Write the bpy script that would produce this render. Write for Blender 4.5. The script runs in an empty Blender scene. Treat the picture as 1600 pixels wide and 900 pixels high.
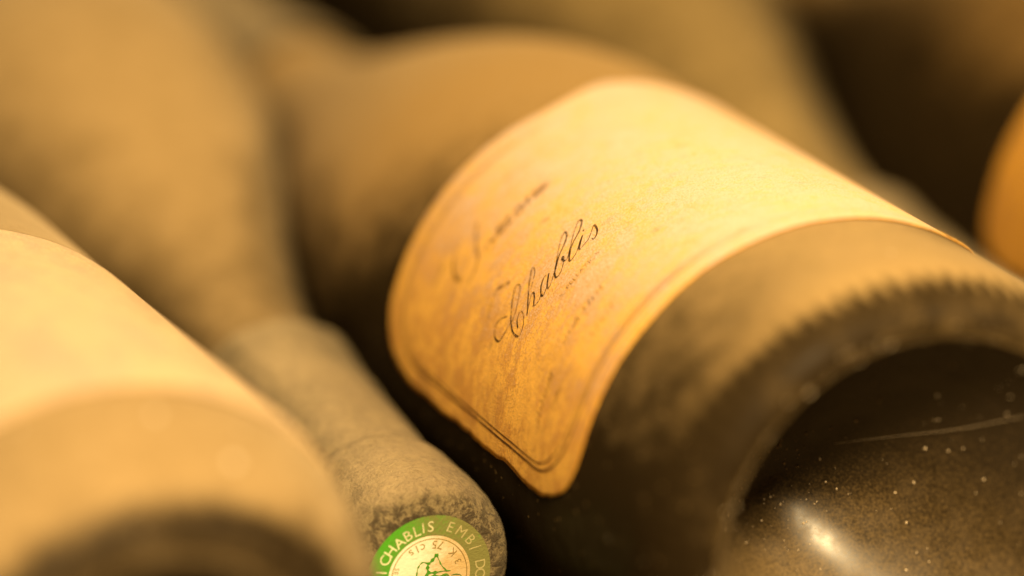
import bpy, bmesh, math, random
from mathutils import Matrix, Vector, noise

S = 0.001                       # every length below is in millimetres
scene = bpy.context.scene
col = scene.collection

# ------------------------------------------------------------------ camera
cam_d = bpy.data.cameras.new('camera')
cam = bpy.data.objects.new('camera', cam_d); col.objects.link(cam)
# rows: image right, image down, view direction (in the bottles' own axes: X along the row, Y to the back, Z up)
RIGHT = Vector((0.92568289, -0.37748703, -0.02479361))
DOWN = Vector((-0.14004189, -0.28105564, -0.94941877))
FWD = Vector((0.35142489, 0.88233286, -0.31303239))
m = Matrix.Identity(4)
for i in range(3):
    m[i][0] = RIGHT[i]; m[i][1] = -DOWN[i]; m[i][2] = -FWD[i]
m.translation = Vector((-243.916, -487.106, 251.816)) * S
cam.matrix_world = m
cam_d.sensor_width = 36; cam_d.lens = 135
cam_d.clip_start = 0.01; cam_d.clip_end = 50
cam_d.dof.use_dof = True
cam_d.dof.focus_distance = 0.589
cam_d.dof.aperture_fstop = 4.1
scene.camera = cam

# ------------------------------------------------------------------ world and lamps
w = bpy.data.worlds.new('World'); scene.world = w; w.use_nodes = True
bg = w.node_tree.nodes['Background']
bg.inputs[0].default_value = (1.0, 0.62, 0.30, 1); bg.inputs[1].default_value = 0.012

def lamp(name, loc, target, size, power, color):
    d = bpy.data.lights.new(name, 'AREA'); d.shape = 'DISK'; d.size = size; d.energy = power; d.color = color
    o = bpy.data.objects.new(name, d); col.objects.link(o)
    o.location = Vector(loc)
    o.rotation_euler = (Vector(target) - Vector(loc)).to_track_quat('-Z', 'Y').to_euler()
    return o
lamp('cellar_lamp', (-0.17, -0.57, 0.62), (-0.02, 0.06, 0.04), 0.18, 18.8, (1.0, 0.735, 0.38))
lamp('second_cellar_lamp', (0.56, -0.58, 0.66), (0.0, 0.05, 0.04), 0.12, 9.0, (1.0, 0.735, 0.38))

scene.view_settings.view_transform = 'Standard'
scene.view_settings.look = 'None'
scene.view_settings.exposure = 0.0
scene.view_settings.gamma = 1.0
scene.view_settings.use_curve_mapping = False
scene.cycles.use_adaptive_sampling = False
scene.cycles.use_denoising = True       # the photograph is grainy; let the fine sampling grain stay

# ------------------------------------------------------------------ node helpers
class NT:
    def __init__(s, name):
        s.mat = bpy.data.materials.new(name); s.mat.use_nodes = True
        s.t = s.mat.node_tree; s.t.nodes.clear()
    def n(s, typ, **kw):
        nd = s.t.nodes.new(typ)
        for k, v in kw.items(): setattr(nd, k, v)
        return nd
    def put(s, sock, v):
        if v is None: return
        if isinstance(v, bpy.types.NodeSocket): s.t.links.new(v, sock)
        elif isinstance(v, (tuple, list)) and sock.type == 'RGBA' and len(v) == 3: sock.default_value = (*v, 1)
        else: sock.default_value = v
    def math(s, op, a, b=None, c=None, clamp=False):
        nd = s.n('ShaderNodeMath', operation=op, use_clamp=clamp)
        s.put(nd.inputs[0], a); s.put(nd.inputs[1], b); s.put(nd.inputs[2], c)
        return nd.outputs[0]
    def add(s, *a):
        r = a[0]
        for x in a[1:]: r = s.math('ADD', r, x)
        return r
    def mul(s, a, b): return s.math('MULTIPLY', a, b)
    def noise(s, vec, scale, detail=4, rough=0.6, dist=0.0):
        nd = s.n('ShaderNodeTexNoise')
        s.put(nd.inputs['Vector'], vec); nd.inputs['Scale'].default_value = scale
        nd.inputs['Detail'].default_value = detail; nd.inputs['Roughness'].default_value = rough
        nd.inputs['Distortion'].default_value = dist
        return nd.outputs['Fac']
    def cen(s, f, amp): return s.mul(s.math('SUBTRACT', f, 0.5), amp)     # centred noise
    def ramp(s, f, lo, hi, a=0.0, b=1.0, smooth=True):
        nd = s.n('ShaderNodeMapRange', interpolation_type='SMOOTHSTEP' if smooth else 'LINEAR')
        s.put(nd.inputs[0], f); nd.inputs[1].default_value = lo; nd.inputs[2].default_value = hi
        nd.inputs[3].default_value = a; nd.inputs[4].default_value = b
        return nd.outputs[0]
    def mix(s, f, a, b):
        nd = s.n('ShaderNodeMix', data_type='RGBA')
        s.put(nd.inputs[0], f); s.put(nd.inputs[6], a); s.put(nd.inputs[7], b)
        return nd.outputs[2]
    def bsdf(s, color, rough, normal=None, sheen=0.0, spec=0.5):
        nd = s.n('ShaderNodeBsdfPrincipled')
        s.put(nd.inputs['Base Color'], color); s.put(nd.inputs['Roughness'], rough); s.put(nd.inputs['Normal'], normal)
        nd.inputs['Sheen Weight'].default_value = sheen; nd.inputs['Sheen Roughness'].default_value = 0.45
        nd.inputs['Sheen Tint'].default_value = (1, .8, .5, 1)
        s.put(nd.inputs['Specular IOR Level'], spec)
        return nd.outputs[0]
    def mixs(s, f, a, b):
        nd = s.n('ShaderNodeMixShader'); s.put(nd.inputs[0], f); s.put(nd.inputs[1], a); s.put(nd.inputs[2], b)
        return nd.outputs[0]
    def bump(s, h, strength, dist):
        nd = s.n('ShaderNodeBump'); s.put(nd.inputs['Height'], h)
        nd.inputs['Strength'].default_value = strength; nd.inputs['Distance'].default_value = dist
        return nd.outputs[0]
    def objcoord(s):
        tc = s.n('ShaderNodeTexCoord').outputs['Object']
        oi = s.n('ShaderNodeObjectInfo').outputs['Random']
        off = s.n('ShaderNodeVectorMath', operation='SCALE'); off.inputs[0].default_value = (1.3, 0.7, 2.1); s.put(off.inputs['Scale'], oi)
        ad = s.n('ShaderNodeVectorMath', operation='ADD'); s.put(ad.inputs[0], tc); s.put(ad.inputs[1], off.outputs[0])
        return tc, ad.outputs[0]
    def out(s, sh):
        o = s.n('ShaderNodeOutputMaterial'); s.t.links.new(sh, o.inputs[0]); return s.mat

TEETH = 84
def glass_mat(name, dust_a, dust_b, lo, hi, sheen=0.3, dark=(0.016, 0.010, 0.004), ring=0.0322, h0=0.0002, h1=0.0080, amber=None, comb_amp=0.0016, neck_shade=0.0, mottle=0.4, patch=0.55):
    """dark old bottle glass under settled cellar dust: thick on what faces up, wiped and streaky round the heel"""
    t = NT(name)
    raw, oc = t.objcoord()
    geo = t.n('ShaderNodeNewGeometry')
    sep = t.n('ShaderNodeSeparateXYZ'); t.put(sep.inputs[0], geo.outputs['Normal']); nz = sep.outputs[2]
    so = t.n('ShaderNodeSeparateXYZ'); t.put(so.inputs[0], raw)
    ang = t.math('ARCTAN2', so.outputs[0], so.outputs[1])
    rad = t.math('SQRT', t.add(t.mul(so.outputs[0], so.outputs[0]), t.mul(so.outputs[1], so.outputs[1])))
    n1 = t.noise(oc, 30, 3); n2 = t.noise(oc, 210, 4); n3 = t.noise(oc, 2400, 2, 0.7)
    inside = t.mul(t.math('LESS_THAN', rad, ring), t.math('LESS_THAN', so.outputs[2], 0.05))
    outside = t.math('SUBTRACT', 1.0, inside)
    # knurled heel: dust caught between the ridges gives a comb-like edge
    tooth = t.math('SINE', t.add(t.mul(ang, float(TEETH)), t.cen(n2, 7.0)))
    zj = t.add(so.outputs[2], t.mul(t.mul(tooth, t.ramp(n1, .35, .6, 0.25, 1.0)), comb_amp))
    heel = t.mul(t.ramp(zj, h0, h1, 1.0, 0.0), outside)
    val = t.add(nz, t.cen(n1, patch), t.cen(n2, mottle), t.cen(n3, 0.30), t.mul(heel, -0.95))
    if neck_shade: val = t.add(val, t.ramp(so.outputs[2], 0.215, 0.25, 0.0, -neck_shade))  # dust thinned on the neck to paint its shade
    if amber: val = t.add(val, t.ramp(so.outputs[2], 0.10, 0.15, 0.0, 0.40))
    dust = t.mul(t.ramp(val, lo, hi), outside)
    # loose specks on the bare glass
    vo = t.n('ShaderNodeTexVoronoi', feature='F1'); t.put(vo.inputs['Vector'], oc); vo.inputs['Scale'].default_value = 620
    vs = t.n('ShaderNodeSeparateColor'); t.put(vs.inputs[0], vo.outputs['Color'])
    speck = t.mul(t.ramp(vo.outputs['Distance'], 0.07, 0.16, 1, 0), t.math('GREATER_THAN', vs.outputs[0], 0.72))
    dust = t.math('MAXIMUM', dust, t.mul(speck, 0.7))
    film = t.math('MAXIMUM', dust, t.ramp(t.add(nz, t.cen(n2, .6), t.cen(n3, 1.1)), 0.0, 1.2, 0.002, 0.055))
    front = t.mul(heel, t.ramp(t.add(t.mul(n1, .45), t.mul(n2, .4), t.mul(n3, .15)), 0.45, 0.62, 0.003, 0.15))      # smudges on the foot of the bottle
    hollow = t.mul(inside, t.ramp(t.add(t.mul(nz, .35), t.mul(n1, .25), t.mul(n2, .3), t.mul(n3, .9)), 0.54, 1.15, 0.006, 0.32))   # thin even dust in the hollow
    film = t.math('MAXIMUM', t.mul(film, t.ramp(inside, 0, 1, 1.0, 0.35)), hollow)
    film = t.math('MAXIMUM', film, front)
    # edge highlight painted as a thin broken line in dust colour along the standing ring
    crest = t.mul(t.ramp(t.math('ABSOLUTE', t.math('SUBTRACT', rad, ring + 0.0003)), 0.0002, 0.0007, 1.0, 0.0), t.math('LESS_THAN', so.outputs[2], 0.002))
    film = t.math('MAXIMUM', film, t.mul(crest, t.ramp(n3, .35, .7, .05, .5)))
    dc = t.mix(t.ramp(n2, 0.3, 0.7), dust_a, dust_b)
    if amber: dc = t.mix(t.ramp(so.outputs[2], 0.05, 0.125), dc, amber)
    dc = t.mix(t.ramp(n3, 0.35, 0.7, 0, .45), dc, tuple(min(1, c * 1.45) for c in dust_b))
    rg = t.math('SUBTRACT', t.ramp(n2, 0.3, 0.7, 0.40, 0.58), t.mul(inside, 0.10))
    g = t.bsdf(dark, rg, None, 0, t.add(0.03, t.mul(inside, 0.40)))
    d = t.bsdf(dc, 0.95, t.bump(t.add(n3, t.mul(n2, 1.5)), 0.5, 0.0006), sheen, 0.1)
    return t.out(t.mixs(film, g, d))

def paper_mat(name, base, stain, dustc, grain=1.0, blot=0.28, cover=0.85):
    t = NT(name)
    uv = t.n('ShaderNodeUVMap'); uv.uv_map = 'UVMap'
    oi = t.n('ShaderNodeObjectInfo').outputs['Random']
    off = t.n('ShaderNodeVectorMath', operation='ADD'); t.put(off.inputs[0], uv.outputs[0])
    cx = t.n('ShaderNodeCombineXYZ'); t.put(cx.inputs[2], t.mul(oi, 40.0)); t.put(off.inputs[1], cx.outputs[0])
    v = off.outputs[0]
    mp = t.n('ShaderNodeMapping'); t.put(mp.inputs[0], v); mp.inputs['Scale'].default_value = (1.0, 1.45, 1)
    n_big = t.noise(v, 0.09, 4, 0.6); n_mid = t.noise(mp.outputs[0], 0.40, 5, 0.72, 0.15); n_fine = t.noise(v, 2.6, 4, 0.75)
    n_gr = t.noise(v, 3.4, 3, 0.7)
    geo = t.n('ShaderNodeNewGeometry'); sep = t.n('ShaderNodeSeparateXYZ'); t.put(sep.inputs[0], geo.outputs['Normal'])
    c = t.mix(t.ramp(t.add(t.mul(n_mid, .6), t.mul(n_big, .4)), 0.44, 0.57), base, stain)
    c = t.mix(t.ramp(n_fine, 0.50, 0.64, 0, min(1, 0.75 * grain)), c, tuple(x * 0.72 for x in stain))
    # foxing: small brown blots
    vo = t.n('ShaderNodeTexVoronoi', feature='SMOOTH_F1'); t.put(vo.inputs['Vector'], mp.outputs[0]); vo.inputs['Scale'].default_value = 0.16
    fox = t.ramp(t.add(vo.outputs['Distance'], t.cen(n_mid, .5)), 0.03, 0.20, 0.6, 0)
    c = t.mix(fox, c, tuple(x * 0.45 for x in stain))
    n_st = t.noise(v, 0.055, 5, 0.7, 1.2)
    c = t.mix(t.ramp(n_st, 0.52, 0.66, 0, blot), c, tuple(x * 0.62 for x in stain))
    dust = t.ramp(t.add(sep.outputs[2], t.cen(n_big, .6), t.cen(n_mid, 1.0), t.cen(n_gr, 1.6 * grain)), 0.40, 1.25, 0, cover)
    c = t.mix(dust, c, dustc)
    b = t.bump(t.add(n_fine, t.mul(n_gr, .8), t.mul(n_mid, 1.5)), 0.55, 0.00035)
    return t.out(t.bsdf(c, 0.92, b, 0.25, 0.12))

def ink_mat(name, color, keep_lo, keep_hi, strength=1.0):
    """old print, worn away in patches"""
    t = NT(name)
    tc = t.n('ShaderNodeTexCoord').outputs['Object']
    n = t.noise(tc, 900, 3, 0.7); n2 = t.noise(tc, 4500, 2, 0.6)
    geo = t.n('ShaderNodeNewGeometry'); sep = t.n('ShaderNodeSeparateXYZ'); t.put(sep.inputs[0], geo.outputs['Normal'])
    f = t.mul(t.ramp(t.add(t.mul(n, .6), t.mul(n2, .4)), keep_lo, keep_hi), strength)
    f = t.mul(f, t.ramp(t.math('ABSOLUTE', sep.outputs[2]), 0.80, 0.985, 1.0, 0.15))      # print buried where dust lies
    tr = t.n('ShaderNodeBsdfTransparent').outputs[0]
    return t.out(t.mixs(f, tr, t.bsdf(color, 0.8, None, 0, 0.2)))

def foil_mat(name, g=1.0):
    t = NT(name)
    raw, oc = t.objcoord()
    n1 = t.noise(oc, 70, 4); n2 = t.noise(oc, 420, 5, 0.7, 0.8); n3 = t.noise(oc, 2000, 3, 0.75)
    geo = t.n('ShaderNodeNewGeometry'); sep = t.n('ShaderNodeSeparateXYZ'); t.put(sep.inputs[0], geo.outputs['Normal'])
    c = t.mix(t.ramp(n2, .42, .58), tuple(g * x for x in (0.20, 0.150, 0.070)), tuple(g * x for x in (0.060, 0.046, 0.022)))
    c = t.mix(t.ramp(t.add(t.mul(n3, .7), t.mul(n2, .3)), .44, .60, 0, .9), c, (0.045, 0.028, 0.012))
    c = t.mix(t.ramp(t.add(sep.outputs[2], t.cen(n1, .6), t.cen(n3, .9)), 0.5, 1.2, 0, .75), c, tuple(min(1, (0.6 + 0.4 * g)) * x for x in (0.42, 0.31, 0.165)))
    return t.out(t.bsdf(c, t.ramp(n2, .3, .7, .55, .9), t.bump(t.add(t.mul(n2, 2.0), n3), 0.7, 0.0006), 0.12, 0.3))

def print_mat(name, color, dirt, lo, hi):
    """coloured print on foil, dirt rubbed into it"""
    t = NT(name)
    raw, oc = t.objcoord()
    n1 = t.noise(oc, 140, 3, .6); n3 = t.noise(oc, 1900, 3, .75)
    so = t.n('ShaderNodeSeparateXYZ'); t.put(so.inputs[0], raw)
    side = t.mul(so.outputs[0], -45.0)
    f = t.ramp(t.add(t.mul(n1, 1.0), t.mul(n3, .5), side), lo, hi, 0, .88)
    return t.out(t.bsdf(t.mix(f, color, dirt), 0.6, t.bump(n3, .5, .0003), 0.1, 0.3))

def floor_mat():
    t = NT('earth')
    tc = t.n('ShaderNodeTexCoord').outputs['Object']
    n = t.noise(tc, 60, 6, .7); n2 = t.noise(tc, 900, 3, .7)
    c = t.mix(t.ramp(n, .35, .65), (0.055, 0.036, 0.018), (0.12, 0.08, 0.04))
    return t.out(t.bsdf(c, 0.95, t.bump(t.add(n, t.mul(n2, .3)), .8, .004), 0, .1))

M_main = glass_mat('dusty_glass_golden', (0.35, 0.232, 0.088), (0.30, 0.195, 0.075), 0.36, 1.15, 0.18, amber=(0.285, 0.160, 0.038))
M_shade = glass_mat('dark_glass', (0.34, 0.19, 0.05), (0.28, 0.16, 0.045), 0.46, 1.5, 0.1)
M_grey = glass_mat('dusty_glass_tan', (0.25, 0.163, 0.062), (0.295, 0.195, 0.08), 0.10, 1.02, neck_shade=0.28)
M_back = glass_mat('dusty_glass_olive', (0.225, 0.150, 0.052), (0.25, 0.170, 0.062), 0.34, 1.12)
M_left = glass_mat('dusty_glass_round_foot', (0.22, 0.146, 0.06), (0.26, 0.176, 0.078), -0.10, 0.80, 0.3, mottle=0.9, patch=1.8, ring=0.0235, h0=0.0003, h1=0.006, comb_amp=0.0)
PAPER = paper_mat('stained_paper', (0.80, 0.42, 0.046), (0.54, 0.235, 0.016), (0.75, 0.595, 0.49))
PAPER3 = paper_mat('shaded_paper', (0.56, 0.255, 0.010), (0.44, 0.19, 0.008), (0.52, 0.30, 0.06))  # darker copy of the label paper, the right bottle's shade painted in
PAPER2 = paper_mat('dusty_paper', (0.58, 0.385, 0.17), (0.30, 0.165, 0.05), (0.63, 0.485, 0.375), 1.8, 0.65, 0.62)
INK = ink_mat('script_ink', (0.045, 0.022, 0.006), 0.36, 0.52, 0.92)
INK_FAINT = ink_mat('faded_ink', (0.13, 0.06, 0.012), 0.38, 0.60, 0.62)
INK_LINE = ink_mat('line_ink', (0.10, 0.045, 0.010), 0.26, 0.46, 0.95)
FOIL = foil_mat('dirty_foil')
FOIL_TAN = foil_mat('tan_foil', 3.2)
GREEN = print_mat('green_print', (0.075, 0.34, 0.014), (0.20, 0.155, 0.055), 0.46, 0.98)
CREAM = print_mat('cream_print', (0.86, 0.76, 0.56), (0.50, 0.32, 0.10), 0.42, 1.05)
LETTER = print_mat('pale_lettering', (0.80, 0.76, 0.45), (0.34, 0.28, 0.10), 0.50, 1.0)
OLIVE = print_mat('olive_lettering', (0.26, 0.22, 0.05), (0.25, 0.16, 0.05), 0.7, 1.0)
SPECK = NT('dust_speck'); SPECK = SPECK.out(SPECK.bsdf((0.62, 0.48, 0.30), 0.9))
EARTH = floor_mat()

# ------------------------------------------------------------------ mesh helpers
def mesh_obj(name, verts, faces, mat, parent=None, smooth=True, uvs=None):
    me = bpy.data.meshes.new(name)
    me.from_pydata([tuple(c * S for c in v) for v in verts], [], faces)
    if smooth: me.polygons.foreach_set('use_smooth', [True] * len(me.polygons))
    if uvs:
        l = me.uv_layers.new(name='UVMap')
        for lp in me.loops: l.data[lp.index].uv = uvs[lp.vertex_index]
    me.materials.append(mat); me.update()
    o = bpy.data.objects.new(name, me); col.objects.link(o)
    if parent: o.parent = parent
    return o

def catmull(pts, n=8):
    if len(pts) < 3: return [tuple(p) for p in pts]
    out = []
    P = [pts[0]] + list(pts) + [pts[-1]]
    for i in range(1, len(P) - 2):
        p0, p1, p2, p3 = P[i-1], P[i], P[i+1], P[i+2]
        for k in range(n):
            t = k / n
            out.append(tuple(0.5 * (2*b + (c - a)*t + (2*a - 5*b + 4*c - d)*t*t + (3*b - a - 3*c + d)*t**3) for a, b, c, d in zip(p0, p1, p2, p3)))
    out.append(tuple(pts[-1]))
    return out

def lathe(profile, seg, disp=None, close_first=False, close_last=False):
    verts, faces = [], []
    n = len(profile)
    for (r, z) in profile:
        for k in range(seg):
            a = 2 * math.pi * k / seg
            rr = r + (disp(r, z, a) if disp else 0)
            verts.append((rr * math.sin(a), -rr * math.cos(a), z))
    for i in range(n - 1):
        for k in range(seg):
            k2 = (k + 1) % seg
            faces.append((i*seg + k, i*seg + k2, (i+1)*seg + k2, (i+1)*seg + k))
    if close_first: faces.append(tuple(range(seg))[::-1])
    if close_last: faces.append(tuple((n-1)*seg + k for k in range(seg)))
    return verts, faces

LEN = 345.0
def smooth01(x): x = max(0, min(1, x)); return x*x*(3 - 2*x)
def body_radius(z):
    """outer radius at z mm above the base, above the heel"""
    from_top = LEN - z
    return 13.0 + 28.0 * smooth01((from_top - 72.5) / 132.5)

base_prof = catmull([(0.05, 37), (4, 36.2), (8, 33.7), (13, 29.2), (20, 20.8), (25, 13.4), (29, 6.2), (31.6, 1.3), (32.6, 0.25), (33.8, 0.0), (35.2, 0.45), (37.2, 1.9), (39.2, 4.9), (40.4, 8.6), (40.9, 12.5), (41.0, 17.0)], 6)
body_prof = base_prof + [(body_radius(z), z) for z in [22 + i * 6 for i in range(53)] if z < 338] + [(13.6, 339), (12.4, 342.5), (9, 343), (8.5, 330)]
def glass_disp(r, z, a):
    d = 0.10 * noise.noise(Vector((math.sin(a) * 2, math.cos(a) * 2, z * 0.03))) * min(1, r / 20)
    if r > 34.5 and z < 12:                     # ridges pressed into the heel
        k = smooth01((z - 0.6) / 2.0) * (1 - smooth01((z - 4.5) / 3.5))
        d += 0.07 * k * math.sin(TEETH * a)
    return d
BV, BF = lathe(body_prof, 432, glass_disp)
foot_prof = catmull([(0.05, 20), (6, 19.2), (12, 15.5), (17, 9.0), (20, 3.2), (21.5, 0.6), (22.6, 0.05), (24, 0.15), (27, 1.2), (31, 4), (34.8, 8.5), (38, 15), (40, 22), (41, 31)], 6)
def foot_radius(z):
    if z > 31: return body_radius(z)
    best = 41.0
    for (r0, z0), (r1, z1) in zip(foot_prof[48:], foot_prof[49:]):
        if z0 <= z <= z1: best = r0 + (r1 - r0) * (z - z0) / max(1e-6, z1 - z0)
    return best
FV, FF = lathe(foot_prof + [p for p in body_prof if p[1] > 34 and p[0] > 8.6 and p not in base_prof] + [(8.5, 330)], 144,
               lambda r, z, a: 0.10 * noise.noise(Vector((math.sin(a) * 2, math.cos(a) * 2, z * 0.03))) * min(1, r / 20))

BV = [(x - 6.5 * max(0, 1 - (math.hypot(x, y) / 31.5) ** 2) if z < 45 and math.hypot(x, y) < 31.5 else x, y, z) for x, y, z in BV]      # hollow set a little off centre, shaped to shift its highlight

def cyl_pt(theta, z, off, rf=None):
    a = math.radians(theta); r = (rf or body_radius)(z) + off
    return (r * math.sin(a), -r * math.cos(a), z)

def label_sheet(name, parent, mat, t0, t1, z0, z1, corner=6.0, wave=0.35, seed=0, off=0.12, thick=0.22, rf=None, tail=0.0):
    """paper label wrapped round the bottle: rounded corners, slightly torn and wavy edges, real thickness"""
    R = 41.0
    nz, nt = 90, 110
    verts, uvs, faces = [], [], []
    hw = math.radians(t1 - t0) * R / 2; tc = (t0 + t1) / 2; zc = (z0 + z1) / 2; hh = (z1 - z0) / 2
    for layer in (off, off + thick):
        for i in range(nz + 1):
            # cluster rows towards the ends so corners come out round
            s = -math.cos(math.pi * i / nz); v = hh * (0.6 * s + 0.4 * (2 * i / nz - 1))
            dv = max(0, abs(v) - (hh - corner))
            inset = corner - math.sqrt(max(0, corner * corner - dv * dv))
            wl = wave * (noise.noise(Vector((v * .11, seed, 0))) * 1.4 + noise.noise(Vector((v * .35, seed, 5))) * .6)
            wr = wave * (noise.noise(Vector((v * .11, seed, 9))) * 1.4 + noise.noise(Vector((v * .35, seed, 3))) * .6)
            a, b = -hw + inset + wl, hw - inset + wr
            for k in range(nt + 1):
                u = a + (b - a) * k / nt
                vv = v + 0.25 * wave * noise.noise(Vector((u * .15, seed + 7, v * 0.02)))
                vv += tail * smooth01((tc + math.degrees(u / R) + 18) / 24) * max(0, v / hh) ** 5
                edge_d = min(u - a, b - u, hh - abs(v)); curl = 0.13 * max(0, 1 - edge_d / 2.2) ** 2 * (0.6 + 0.8 * noise.noise(Vector((u * .1, v * .1, seed + 2))))
                lift = 0.05 * noise.noise(Vector((u * .12, vv * .12, seed))) + 0.04 + max(0, curl)
                verts.append(cyl_pt(tc + math.degrees(u / R), zc + vv, layer + lift, rf)); uvs.append((u, vv))
    W = nt + 1; N = (nz + 1) * W
    for i in range(nz):
        for k in range(nt):
            q = (i*W + k, i*W + k + 1, (i+1)*W + k + 1, (i+1)*W + k)
            faces.append(tuple(x + N for x in q)); faces.append(q[::-1])
    edge = [k for k in range(nt)] + [i*W + nt for i in range(nz)] + [nz*W + k for k in range(nt, 0, -1)] + [i*W for i in range(nz, 0, -1)]
    for j in range(len(edge)):
        e, e2 = edge[j], edge[(j + 1) % len(edge)]
        faces.append((e, e2, e2 + N, e + N))
    return mesh_obj(name, verts, faces, mat, parent, True, uvs)

def ribbon(strokes, off, fn=None):
    """flat printed strokes (theta, z, width) wrapped onto the bottle"""
    verts, faces = [], []
    R = 41.2
    for st in strokes:
        n0 = len(verts)
        flat = [(math.radians(p[0]) * R, p[1], p[2]) for p in st]
        for i, (u, v, wd) in enumerate(flat):
            a = flat[max(0, i - 1)]; b = flat[min(len(flat) - 1, i + 1)]
            dx, dy = b[0] - a[0], b[1] - a[1]; l = math.hypot(dx, dy) or 1
            nx, ny = -dy / l * wd / 2, dx / l * wd / 2
            for sgn in (1, -1):
                verts.append(cyl_pt(math.degrees((u + sgn * nx) / R), v + sgn * ny, off))
        for i in range(len(flat) - 1):
            faces.append((n0 + 2*i, n0 + 2*i + 1, n0 + 2*i + 3, n0 + 2*i + 2))
    return verts, faces

def pen(pts, thin, thick, n=8):
    """a pen stroke: thick where it goes down, hairline where it rises"""
    c = catmull(pts, n); out = []
    for i, p in enumerate(c):
        a = c[max(0, i - 1)]; b = c[min(len(c) - 1, i + 1)]
        dx = math.radians(b[0] - a[0]) * 41; dz = b[1] - a[1]; l = math.hypot(dx, dz) or 1
        out.append((p[0], p[1], thin + (thick - thin) * max(0, -dz / l) ** 1.5))
    return out

def glyph_mesh(text, size):
    cu = bpy.data.curves.new('glyph', 'FONT'); cu.body = text; cu.size = size; cu.align_x = 'CENTER'; cu.resolution_u = 3
    ob = bpy.data.objects.new('glyph', cu); col.objects.link(ob)
    dg = bpy.context.evaluated_depsgraph_get()
    me = bpy.data.meshes.new_from_object(ob.evaluated_get(dg))
    vs = [tuple(v.co) for v in me.vertices]; fs = [tuple(p.vertices) for p in me.polygons]
    bpy.data.objects.remove(ob); bpy.data.curves.remove(cu); bpy.data.meshes.remove(me)
    return vs, fs

def bottle_empty(base, axis, label, group):
    """Empty at the bottle's base; its local Z runs up the bottle, local -Y is the side lying uppermost"""
    ez = Vector(axis).normalized()
    up = Vector((0, 0, 1)); ey = -(up - ez * up.dot(ez)).normalized(); ex = ey.cross(ez)
    m = Matrix.Identity(4)
    for i in range(3): m[i][0] = ex[i]; m[i][1] = ey[i]; m[i][2] = ez[i]
    m.translation = Vector(base) * S
    o = bpy.data.objects.new('wine_bottle', None); col.objects.link(o)
    o.empty_display_size = 0.03
    o.matrix_world = m
    o['label'] = label; o['category'] = 'wine bottle'; o['group'] = group
    return o

body_mesh = {}
def add_body(root, mat, shape=None):
    if mat.name not in body_mesh:
        bv, bf = shape or (BV, BF)
        o = mesh_obj('glass_body', bv, bf, mat, root); body_mesh[mat.name] = o.data
    else:
        o = bpy.data.objects.new('glass_body', body_mesh[mat.name]); col.objects.link(o); o.parent = root
    return o

# foil capsule over mouth and neck
def cap_disp(r, z, a):
    p = Vector((math.sin(a) * 1.3, math.cos(a) * 1.3, z * 0.09))
    k = min(1, max(0, (LEN + 0.2 - z) / 4)) * min(1, r / 14)
    wr = 0.5 * max(0, noise.noise(Vector((a * 3.2, z * 0.05, 4)))) ** 2 * smooth01((LEN - 35 - z) / 20) * 2
    cr = -0.22 * max(0, noise.noise(Vector((a * 1.5, z * 0.9, 8)))) * smooth01((z - LEN + 34) / 6) * (1 - smooth01((z - LEN + 20) / 4))
    return cr + k * (0.35 * noise.noise(p * 1.4) + 0.18 * noise.noise(p * 5)) + wr
cap_prof = catmull([(13.5, LEN - 73.5), (15.0, LEN - 73.6), (15.25, LEN - 72.4), (15.0, LEN - 69), (14.4, LEN - 60), (13.9, LEN - 45), (13.6, LEN - 33), (13.45, LEN - 26), (13.6, LEN - 24), (14.45, LEN - 21.5), (14.8, LEN - 17), (14.8, LEN - 10), (14.55, LEN - 5.5), (13.9, LEN - 2.6), (12.8, LEN - 0.8), (11.2, LEN + 0.15), (9.9, LEN + 0.42), (8, LEN + 0.45), (5, LEN + 0.45), (0.05, LEN + 0.45)], 5)
CV, CF = lathe(cap_prof, 96, cap_disp)
cap_data = None
def add_capsule(root, mat=FOIL):
    global cap_data
    if cap_data is None:
        o = mesh_obj('foil_capsule', CV, CF, FOIL, root); cap_data = o.data
    else:
        o = bpy.data.objects.new('foil_capsule', cap_data if mat is FOIL else cap_data.copy()); o.data.materials[0] = mat; col.objects.link(o); o.parent = root
    return o

# ------------------------------------------------------------------ the surface they lie on
n = 120; verts = []; faces = []
for i in range(n + 1):
    for j in range(n + 1):
        x = -420 + 840 * i / n; y = -150 + 700 * j / n
        verts.append((x, y, -0.6 + 0.9 * noise.noise(Vector((x * .02, y * .02, 0))) - 0.3))
for i in range(n):
    for j in range(n):
        a = i * (n + 1) + j; faces.append((a, a + n + 1, a + n + 2, a + 1))
fl = mesh_obj('cellar_floor', verts, faces, EARTH); fl['kind'] = 'structure'

# ------------------------------------------------------------------ bottles lying base to the front
G1 = 'bottles lying with their bases to the front'
G2 = 'bottles lying with their necks to the front'
main = bottle_empty((0, -32, 41), (0, 1, 0), 'dusty bottle in the middle with script on its orange label and dark hollow base', G1)
add_body(main, M_main)
add_capsule(main, FOIL_TAN)
lab = label_sheet('paper_label', main, PAPER, -89.4, 46, 31.6, 111.0, 12.5, 0.55, 3, tail=7.0)
lab['label'] = 'stained orange paper label with faded script'

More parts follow.
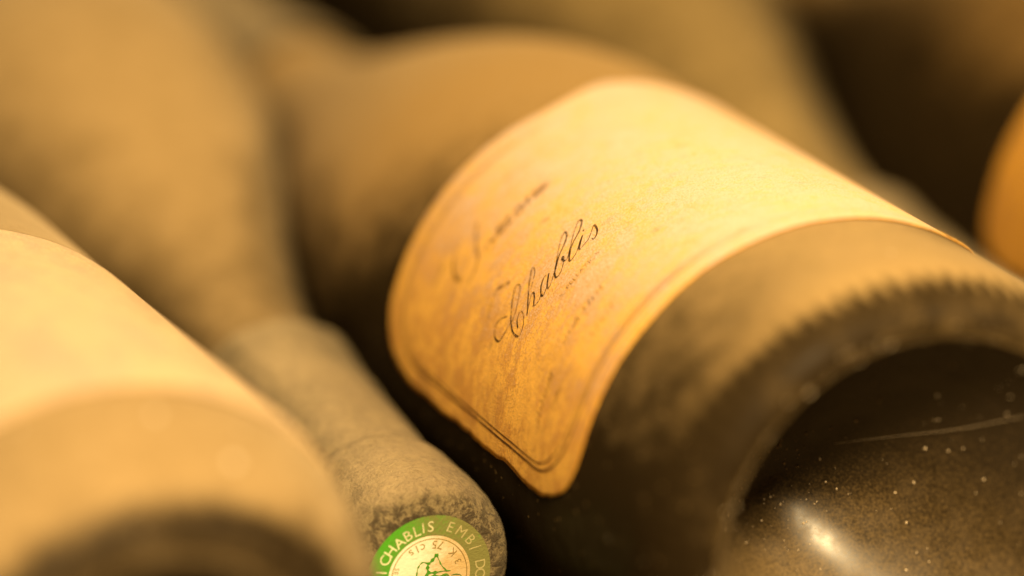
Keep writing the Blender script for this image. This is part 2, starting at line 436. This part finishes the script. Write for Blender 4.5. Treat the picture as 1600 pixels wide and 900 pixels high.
CH = {
 'C': [(-60.47, 68.95), (-61.97, 70.63), (-63.54, 71.21), (-64.84, 70.81), (-66.03, 69.76), (-66.05, 68.13), (-64.32, 67.56), (-62.29, 67.16), (-60.28, 66.85), (-58.55, 67.21), (-56.79, 68.0), (-55.23, 68.83), (-53.85, 69.7), (-53.49, 70.86), (-54.32, 71.16), (-55.67, 70.65), (-57.51, 69.58), (-59.26, 68.36), (-60.68, 67.32), (-61.95, 65.98), (-62.65, 64.64), (-62.7, 63.18), (-62.01, 62.6), (-60.48, 62.72), (-58.99, 63.57), (-57.98, 64.7), (-57.8, 65.65), (-58.68, 65.82), (-60.12, 65.24), (-61.11, 64.11)],
 'h': [(-52.79, 66.59), (-50.78, 67.6), (-49.3, 68.64), (-48.67, 69.68), (-49.1, 69.99), (-50.19, 69.31), (-52.25, 67.79), (-54.2, 66.13), (-56.13, 64.54), (-57.76, 63.23)],
 'h2': [(-56.87, 63.86), (-55.58, 64.5), (-53.83, 65.33), (-53.0, 65.3), (-53.42, 64.45), (-54.59, 63.51), (-55.24, 62.89), (-54.69, 62.57), (-53.54, 62.41), (-52.42, 62.9)],
 'a': [(-47.83, 64.97), (-49.31, 65.11), (-50.9, 64.34), (-52.05, 63.27), (-52.47, 62.42), (-52.17, 62.09), (-51.33, 62.32), (-49.52, 63.18), (-47.72, 64.75), (-49.18, 63.64), (-50.32, 62.53), (-50.21, 62.01), (-48.87, 62.41), (-46.87, 63.59)],
 'b': [(-46.87, 63.59), (-44.74, 65.22), (-42.4, 67.2), (-40.42, 68.83), (-38.93, 69.68), (-38.46, 69.43), (-38.91, 68.42), (-40.27, 67.32), (-42.0, 66.42), (-43.72, 65.59), (-45.48, 64.34), (-47.17, 63.03), (-47.53, 62.0), (-46.32, 61.89), (-44.69, 62.74), (-43.24, 64.05), (-43.12, 64.7), (-43.67, 64.29), (-43.65, 63.35), (-42.78, 63.14)],
 'l': [(-42.78, 63.14), (-40.37, 65.09), (-38.11, 66.93), (-36.22, 68.38), (-34.79, 69.25), (-34.26, 68.93), (-34.69, 68.13), (-36.34, 66.75), (-38.17, 65.81), (-40.23, 64.83), (-42.39, 62.98), (-43.04, 61.99), (-42.28, 61.87), (-40.53, 62.38), (-38.22, 64.08)],
 'i': [(-38.22, 64.08), (-36.92, 64.86), (-38.34, 63.7), (-39.76, 62.43), (-39.59, 62.11), (-38.26, 62.35)],
 'dot': [(-35.75, 65.95), (-36.15, 65.65)],
 's': [(-38.26, 62.35), (-36.77, 62.64), (-34.8, 64.02), (-33.71, 64.88), (-33.58, 64.35), (-34.14, 62.85), (-35.25, 61.76), (-36.27, 61.44), (-36.27, 62.05)],
}
v, f = ribbon([pen(p, 0.17, 0.38) for p in CH.values()], 0.48)
mesh_obj('script_lettering', v, f, INK, lab)
FA = {
 'sw': [(-63.45, 74.39), (-62.66, 75.15), (-61.14, 75.55), (-57.62, 76.29), (-55.97, 75.22), (-54.26, 73.63)],
 'D1': [(-53.39, 95.36), (-56.65, 94.77), (-59.32, 93.01), (-60.73, 90.79), (-60.32, 89.07)],
 'D2': [(-47.73, 94.25), (-50.49, 92.15), (-52.75, 89.14), (-54.3, 87.08), (-57.26, 85.95), (-60.61, 85.89)],
 'o': [(-52.2, 86.35), (-50.48, 87.34), (-49.23, 87.0), (-49.48, 85.57), (-50.92, 85.13), (-52.0, 86.2)],
 'm': [(-49.03, 85.79), (-45.83, 87.8), (-47.2, 85.6), (-44.72, 87.6), (-46.0, 85.3), (-42.9, 87.6), (-44.1, 85.3), (-42.3, 86.0)],
 'ai': [(-40.35, 85.57), (-39.61, 87.39), (-41.6, 86.0), (-40.35, 85.2), (-38.6, 87.2), (-39.8, 85.3), (-36.8, 87.2), (-37.9, 85.3)],
 'ne': [(-36.2, 85.6), (-34.6, 87.4), (-35.8, 85.3), (-33.2, 87.3), (-34.2, 85.3), (-32.4, 86.2), (-31.0, 87.0), (-32.0, 87.3), (-32.5, 85.6), (-30.6, 85.7)],
}
v, f = ribbon([pen(p, 0.35, 0.85) for p in FA.values()], 0.46)
mesh_obj('faded_script', v, f, INK_FAINT, lab)
# small capitals under the script, and the unreadable rows of fine print lower down
v, f = [], []
gv, gf = glyph_mesh('APPELLATION', 1.35)
for p in gv:
    v.append(cyl_pt(-44.0 + math.degrees((p[0] * 1.15) / 41.0), 56.8 + p[1], 0.46))
f += gf
mesh_obj('small_print', v, f, ink_mat('small_ink', (0.14, 0.06, 0.012), 0.40, 0.60, 0.8), lab)
rng = random.Random(5)
rows = []
for (t0, t1, z, h, step) in ((-75.0, -64.5, 47.2, 1.5, 1.0), (-70.5, -65.5, 43.6, 1.2, 1.1), (-58, -44, 48.4, 1.4, 1.3), (-53, -46, 42.2, 1.6, 1.7)):
    t = t0
    while t < t1:
        hh = h * rng.uniform(.6, 1.1); sl = rng.uniform(.3, .9)
        rows.append([(t + sl, z + hh, .28), (t + sl * .5, z + hh / 2, .34), (t, z, .28)])
        t += step * rng.uniform(.75, 1.25)
v, f = ribbon(rows, 0.46)
mesh_obj('fine_print', v, f, INK_FAINT, lab)
# double rule round the label
def rule(inset, wd):
    R = 41.0; t0, t1, z0, z1 = -89.4, 46, 31.6, 111.0
    du = math.degrees(inset / R); a, b, c, d = t0 + du, t1 - du, z0 + inset * 1.2, z1 - inset * 1.2; k = 11.0; kd = math.degrees(k / R)
    pts = []
    def arc(cx, cz, s):
        for i in range(13):
            g = math.radians(s + 90 * i / 12); pts.append((cx + kd * math.cos(g), cz + k * math.sin(g)))
    arc(b - kd, d - k, 0); arc(a + kd, d - k, 90); arc(a + kd, c + k, 180); arc(b - kd, c + k, 270); pts.append(pts[0])
    out = []
    for i in range(len(pts) - 1):
        p, q = pts[i], pts[i + 1]; l = math.hypot(math.radians(q[0] - p[0]) * R, q[1] - p[1]); m_ = max(1, int(l / 1.5))
        for j in range(m_): out.append((p[0] + (q[0] - p[0]) * j / m_, p[1] + (q[1] - p[1]) * j / m_))
    out.append(pts[-1])
    return [(x + 0.25 * noise.noise(Vector((y * .12, 1, 0))), y + .2 * noise.noise(Vector((x * .2, 2, 0))), wd) for x, y in out]
for ins, wd in ((3.5, 0.34), (4.35, 0.20)):
    v, f = ribbon([rule(ins, wd)], 0.47)
    mesh_obj('border_line', v, f, INK_LINE, lab)

# fine thread of cobweb stretched across the hollow of the base
pts = catmull([(1.5, -5.8, 31.5), (9.0, -8.0, 25.0), (16.0, -10.6, 17.5), (21.8, -14.4, 9.2)], 6)
v, f = [], []
for i, p in enumerate(pts):
    for k in range(5):
        a = 2 * math.pi * k / 5; v.append((p[0], p[1] + .022 * math.cos(a), p[2] + .022 * math.sin(a)))
for i in range(len(pts) - 1):
    for k in range(5): f.append((i*5 + k, i*5 + (k + 1) % 5, i*5 + 5 + (k + 1) % 5, i*5 + 5 + k))
mesh_obj('cobweb_thread', v, f, SPECK, main)

def prof_at(s):
    i = min(len(base_prof) - 2, int(s)); t = s - i
    a, b = base_prof[i], base_prof[i + 1]
    return (a[0] + (b[0] - a[0]) * t, a[1] + (b[1] - a[1]) * t, b[0] - a[0], b[1] - a[1])
def specks(root, count, lo, hi, smin, smax, seed):
    """crumbs of grit clinging to the base"""
    rg = random.Random(seed); v, f = [], []
    for _ in range(count):
        r, z, dr, dz = prof_at(rg.uniform(lo, hi)); a = rg.uniform(-math.pi, math.pi)
        l = math.hypot(dr, dz) or 1; nr, nz_ = dz / l, -dr / l       # outward (away from the glass)
        s = smin + (smax - smin) * rg.random() ** 3
        c = Vector(((r + nr * s * .3) * math.sin(a), -(r + nr * s * .3) * math.cos(a), z + nz_ * s * .3))
        if seed == 1 and r < 31.5: c.x -= 6.5 * max(0, 1 - (r / 31.5) ** 2)
        q = [Vector((1,0,0)), Vector((-1,0,0)), Vector((0,1,0)), Vector((0,-1,0)), Vector((0,0,1)), Vector((0,0,-1))]
        n0 = len(v)
        for d in q: v.append(tuple(c + d * s * rg.uniform(.5, 1.1)))
        for t in ((0,2,4), (2,1,4), (1,3,4), (3,0,4), (2,0,5), (1,2,5), (3,1,5), (0,3,5)): f.append(tuple(n0 + i for i in t))
    o = mesh_obj('dust_grit', v, f, SPECK, root); o['kind'] = 'stuff'
specks(main, 520, 4, 58, 0.10, 0.36, 1)
specks(main, 90, 60, 96, 0.10, 0.40, 2)


L_axis = Vector((-0.037, 0.999, -0.006)).normalized()
L_lab = Vector((-117.5, -18.3, 39.6))                      # where its label's lower edge crosses the axis
left = bottle_empty(L_lab - L_axis * 22, L_axis, 'dusty bottle at lower left, bright cream label band, base towards the viewer', G1)
add_body(left, M_left, (FV, FF))
add_capsule(left, FOIL_TAN)
l2 = label_sheet('paper_label', left, PAPER2, -75, 62, 22.0, 101.0, 6.0, 0.4, 11, rf=foot_radius)
l2['label'] = 'bright cream paper label'
base_saved = base_prof; base_prof = foot_prof
specks(left, 70, 48, 80, 0.3, 1.3, 7)
base_prof = base_saved

right = bottle_empty((118.3, -21, 41), (0.0, 1, 0), 'shaded bottle at the right edge, only its dark shoulder and orange label rim showing', G1)
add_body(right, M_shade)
add_capsule(right, FOIL_TAN)
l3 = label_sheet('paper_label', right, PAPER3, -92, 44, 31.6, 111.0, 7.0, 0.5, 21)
l3['label'] = 'dim orange paper label'

# ------------------------------------------------------------------ bottles lying neck to the front
def neck_front(tip, lean, label, glass, span):
    back = Vector(tip) + Vector((lean[0], 260, lean[1])); ax = (Vector(tip) - back).normalized()
    root = bottle_empty(Vector(tip) - ax * LEN, ax, label, G2)
    add_body(root, glass)
    cap = add_capsule(root)
    lb = label_sheet('paper_label', root, PAPER2, -60, span[0], span[1] - 79.0, span[1], 6.0, 0.4, 31 + int(tip[0]))
    return root, cap
A_tip = Vector((-55.4, 24, 26.5))
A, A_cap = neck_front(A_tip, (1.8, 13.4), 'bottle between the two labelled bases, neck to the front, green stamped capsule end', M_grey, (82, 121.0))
B, B_cap = neck_front(A_tip + Vector((122.9, 25.5, 0)), (1.8, 13.4), 'tan dusty bottle behind the middle one, wide body at top, neck hidden', M_back, (60, 108.0))

# the stamped end of the front capsule: green ring, cream centre, lettering round the ring
TOP = LEN + 0.45
def annulus(r0, r1, z, seg=72):
    v, f = [], []
    for k in range(seg):
        a = 2 * math.pi * k / seg
        for r in (r0, r1): v.append((r * math.cos(a), r * math.sin(a), z))
    for k in range(seg):
        k2 = (k + 1) % seg; f.append((2*k, 2*k + 1, 2*k2 + 1, 2*k2))
    return v, f

v, f = annulus(6.7, 10.05, TOP + 0.06); mesh_obj('green_ring', v, f, GREEN, A_cap, False)
v, f = annulus(0.01, 6.7, TOP + 0.04); mesh_obj('cream_disc', v, f, CREAM, A_cap, False)
v, f = annulus(6.08, 6.24, TOP + 0.07); mesh_obj('thin_ring', v, f, OLIVE, A_cap, False)
def ring_text(items, outward):
    v, f = [], []
    for ch, ang, rc, size in items:
        gv, gf = glyph_mesh(ch, size)
        e = Vector((math.cos(math.radians(ang)), math.sin(math.radians(ang))))
        up = e if outward else -e; rt = Vector((up.y, -up.x)); n0 = len(v)
        ym = max(p[1] for p in gv) / 2
        for p in gv:
            q = e * rc + rt * p[0] + up * (p[1] - ym); v.append((q.x, q.y, TOP + 0.09))
        f += [tuple(n0 + i for i in t) for t in gf]
    return v, f
v, f = ring_text([('I', -14, 7.95, 2.5), ('C', -28.4, 8.1, 2.5), ('H', -40, 8.1, 2.5), ('A', -53.3, 8.0, 2.5), ('B', -65, 8.05, 2.5), ('L', -76, 8.05, 2.5), ('I', -84, 8.2, 2.5), ('S', -92.5, 8.25, 2.5),
                  ('E', -115.2, 8.4, 2.4), ('M', -129.3, 8.4, 2.4), ('B', -143.6, 8.4, 2.4), ('/', -155.2, 8.3, 2.8), ('D', -176.5, 8.4, 2.4), ('O', 172.6, 8.4, 2.4)], True)
mesh_obj('ring_lettering', v, f, LETTER, A_cap, False)
v, f = ring_text([('s', -57, 5.3, 2.1), ('l', -68.6, 5.2, 1.9), ('c', -78.9, 5.2, 2.1), ('5', -100.3, 5.2, 1.9), ('7', -111.6, 5.2, 1.9), ('K', -139, 5.1, 1.8), ('3', -160, 5.0, 1.6)], False)
v2, f2 = ring_text([('S', -21, 5.6, 1.1), ('E', -15, 5.6, 1.1)], False)
f += [tuple(len(v) + i for i in t) for t in f2]; v += v2
mesh_obj('volume_lettering', v, f, OLIVE, A_cap, False)
def flat_strokes(paths):
    v, f = [], []
    for pts, wd in paths:
        c = catmull(pts, 6); n0 = len(v)
        for i, p in enumerate(c):
            a = c[max(0, i - 1)]; b = c[min(len(c) - 1, i + 1)]; dx, dy = b[0] - a[0], b[1] - a[1]; l = math.hypot(dx, dy) or 1
            ww = wd / 2 * (0.75 + 0.35 * math.sin(i * 0.9))
            for sg in (1, -1): v.append((p[0] - sg * dy / l * ww, p[1] + sg * dx / l * ww, TOP + 0.08 + 0.0007 * len(f)))
        for i in range(len(c) - 1): f.append((n0 + 2*i, n0 + 2*i + 1, n0 + 2*i + 3, n0 + 2*i + 2))
    return v, f
v, f = flat_strokes([
 ([(-1.29, -3.43), (-0.83, -2.84), (-0.23, -2.27), (0.16, -1.94), (0.24, -1.28), (0.05, -0.57), (-0.86, -0.41), (-1.52, -0.36)], 0.62),
 ([(0.16, -2.08), (0.94, -2.48), (1.47, -2.18), (1.87, -1.57), (2.08, -0.4), (2.29, 0.51)], 0.26),
 ([(-1.29, -3.3), (-1.67, -2.29), (-2.05, -1.41), (-2.83, -0.46)], 0.20),
 ([(0.18, -0.46), (0.84, -0.04), (1.51, 0.65), (1.2, 1.8)], 0.55),
 ([(-1.52, -0.49), (-2.43, -0.46), (-3.48, -0.34)], 0.18),
 ([(-3.6, 1.17), (-3.74, 0.45), (-5.05, 0.62), (-5.17, 1.45)], 0.18),
 ([(0.2, 0.61), (-0.33, 0.04), (-1.64, 0.27), (-2.95, 0.24), (-3.2, 1.2)], 0.40),
 ([(-1.29, -3.6), (-1.29, -3.2)], 0.55)])
mesh_obj('green_emblem', v, f, print_mat('emblem_green', (0.06, 0.24, 0.012), (0.16, 0.13, 0.04), 0.8, 1.1), A_cap, False)
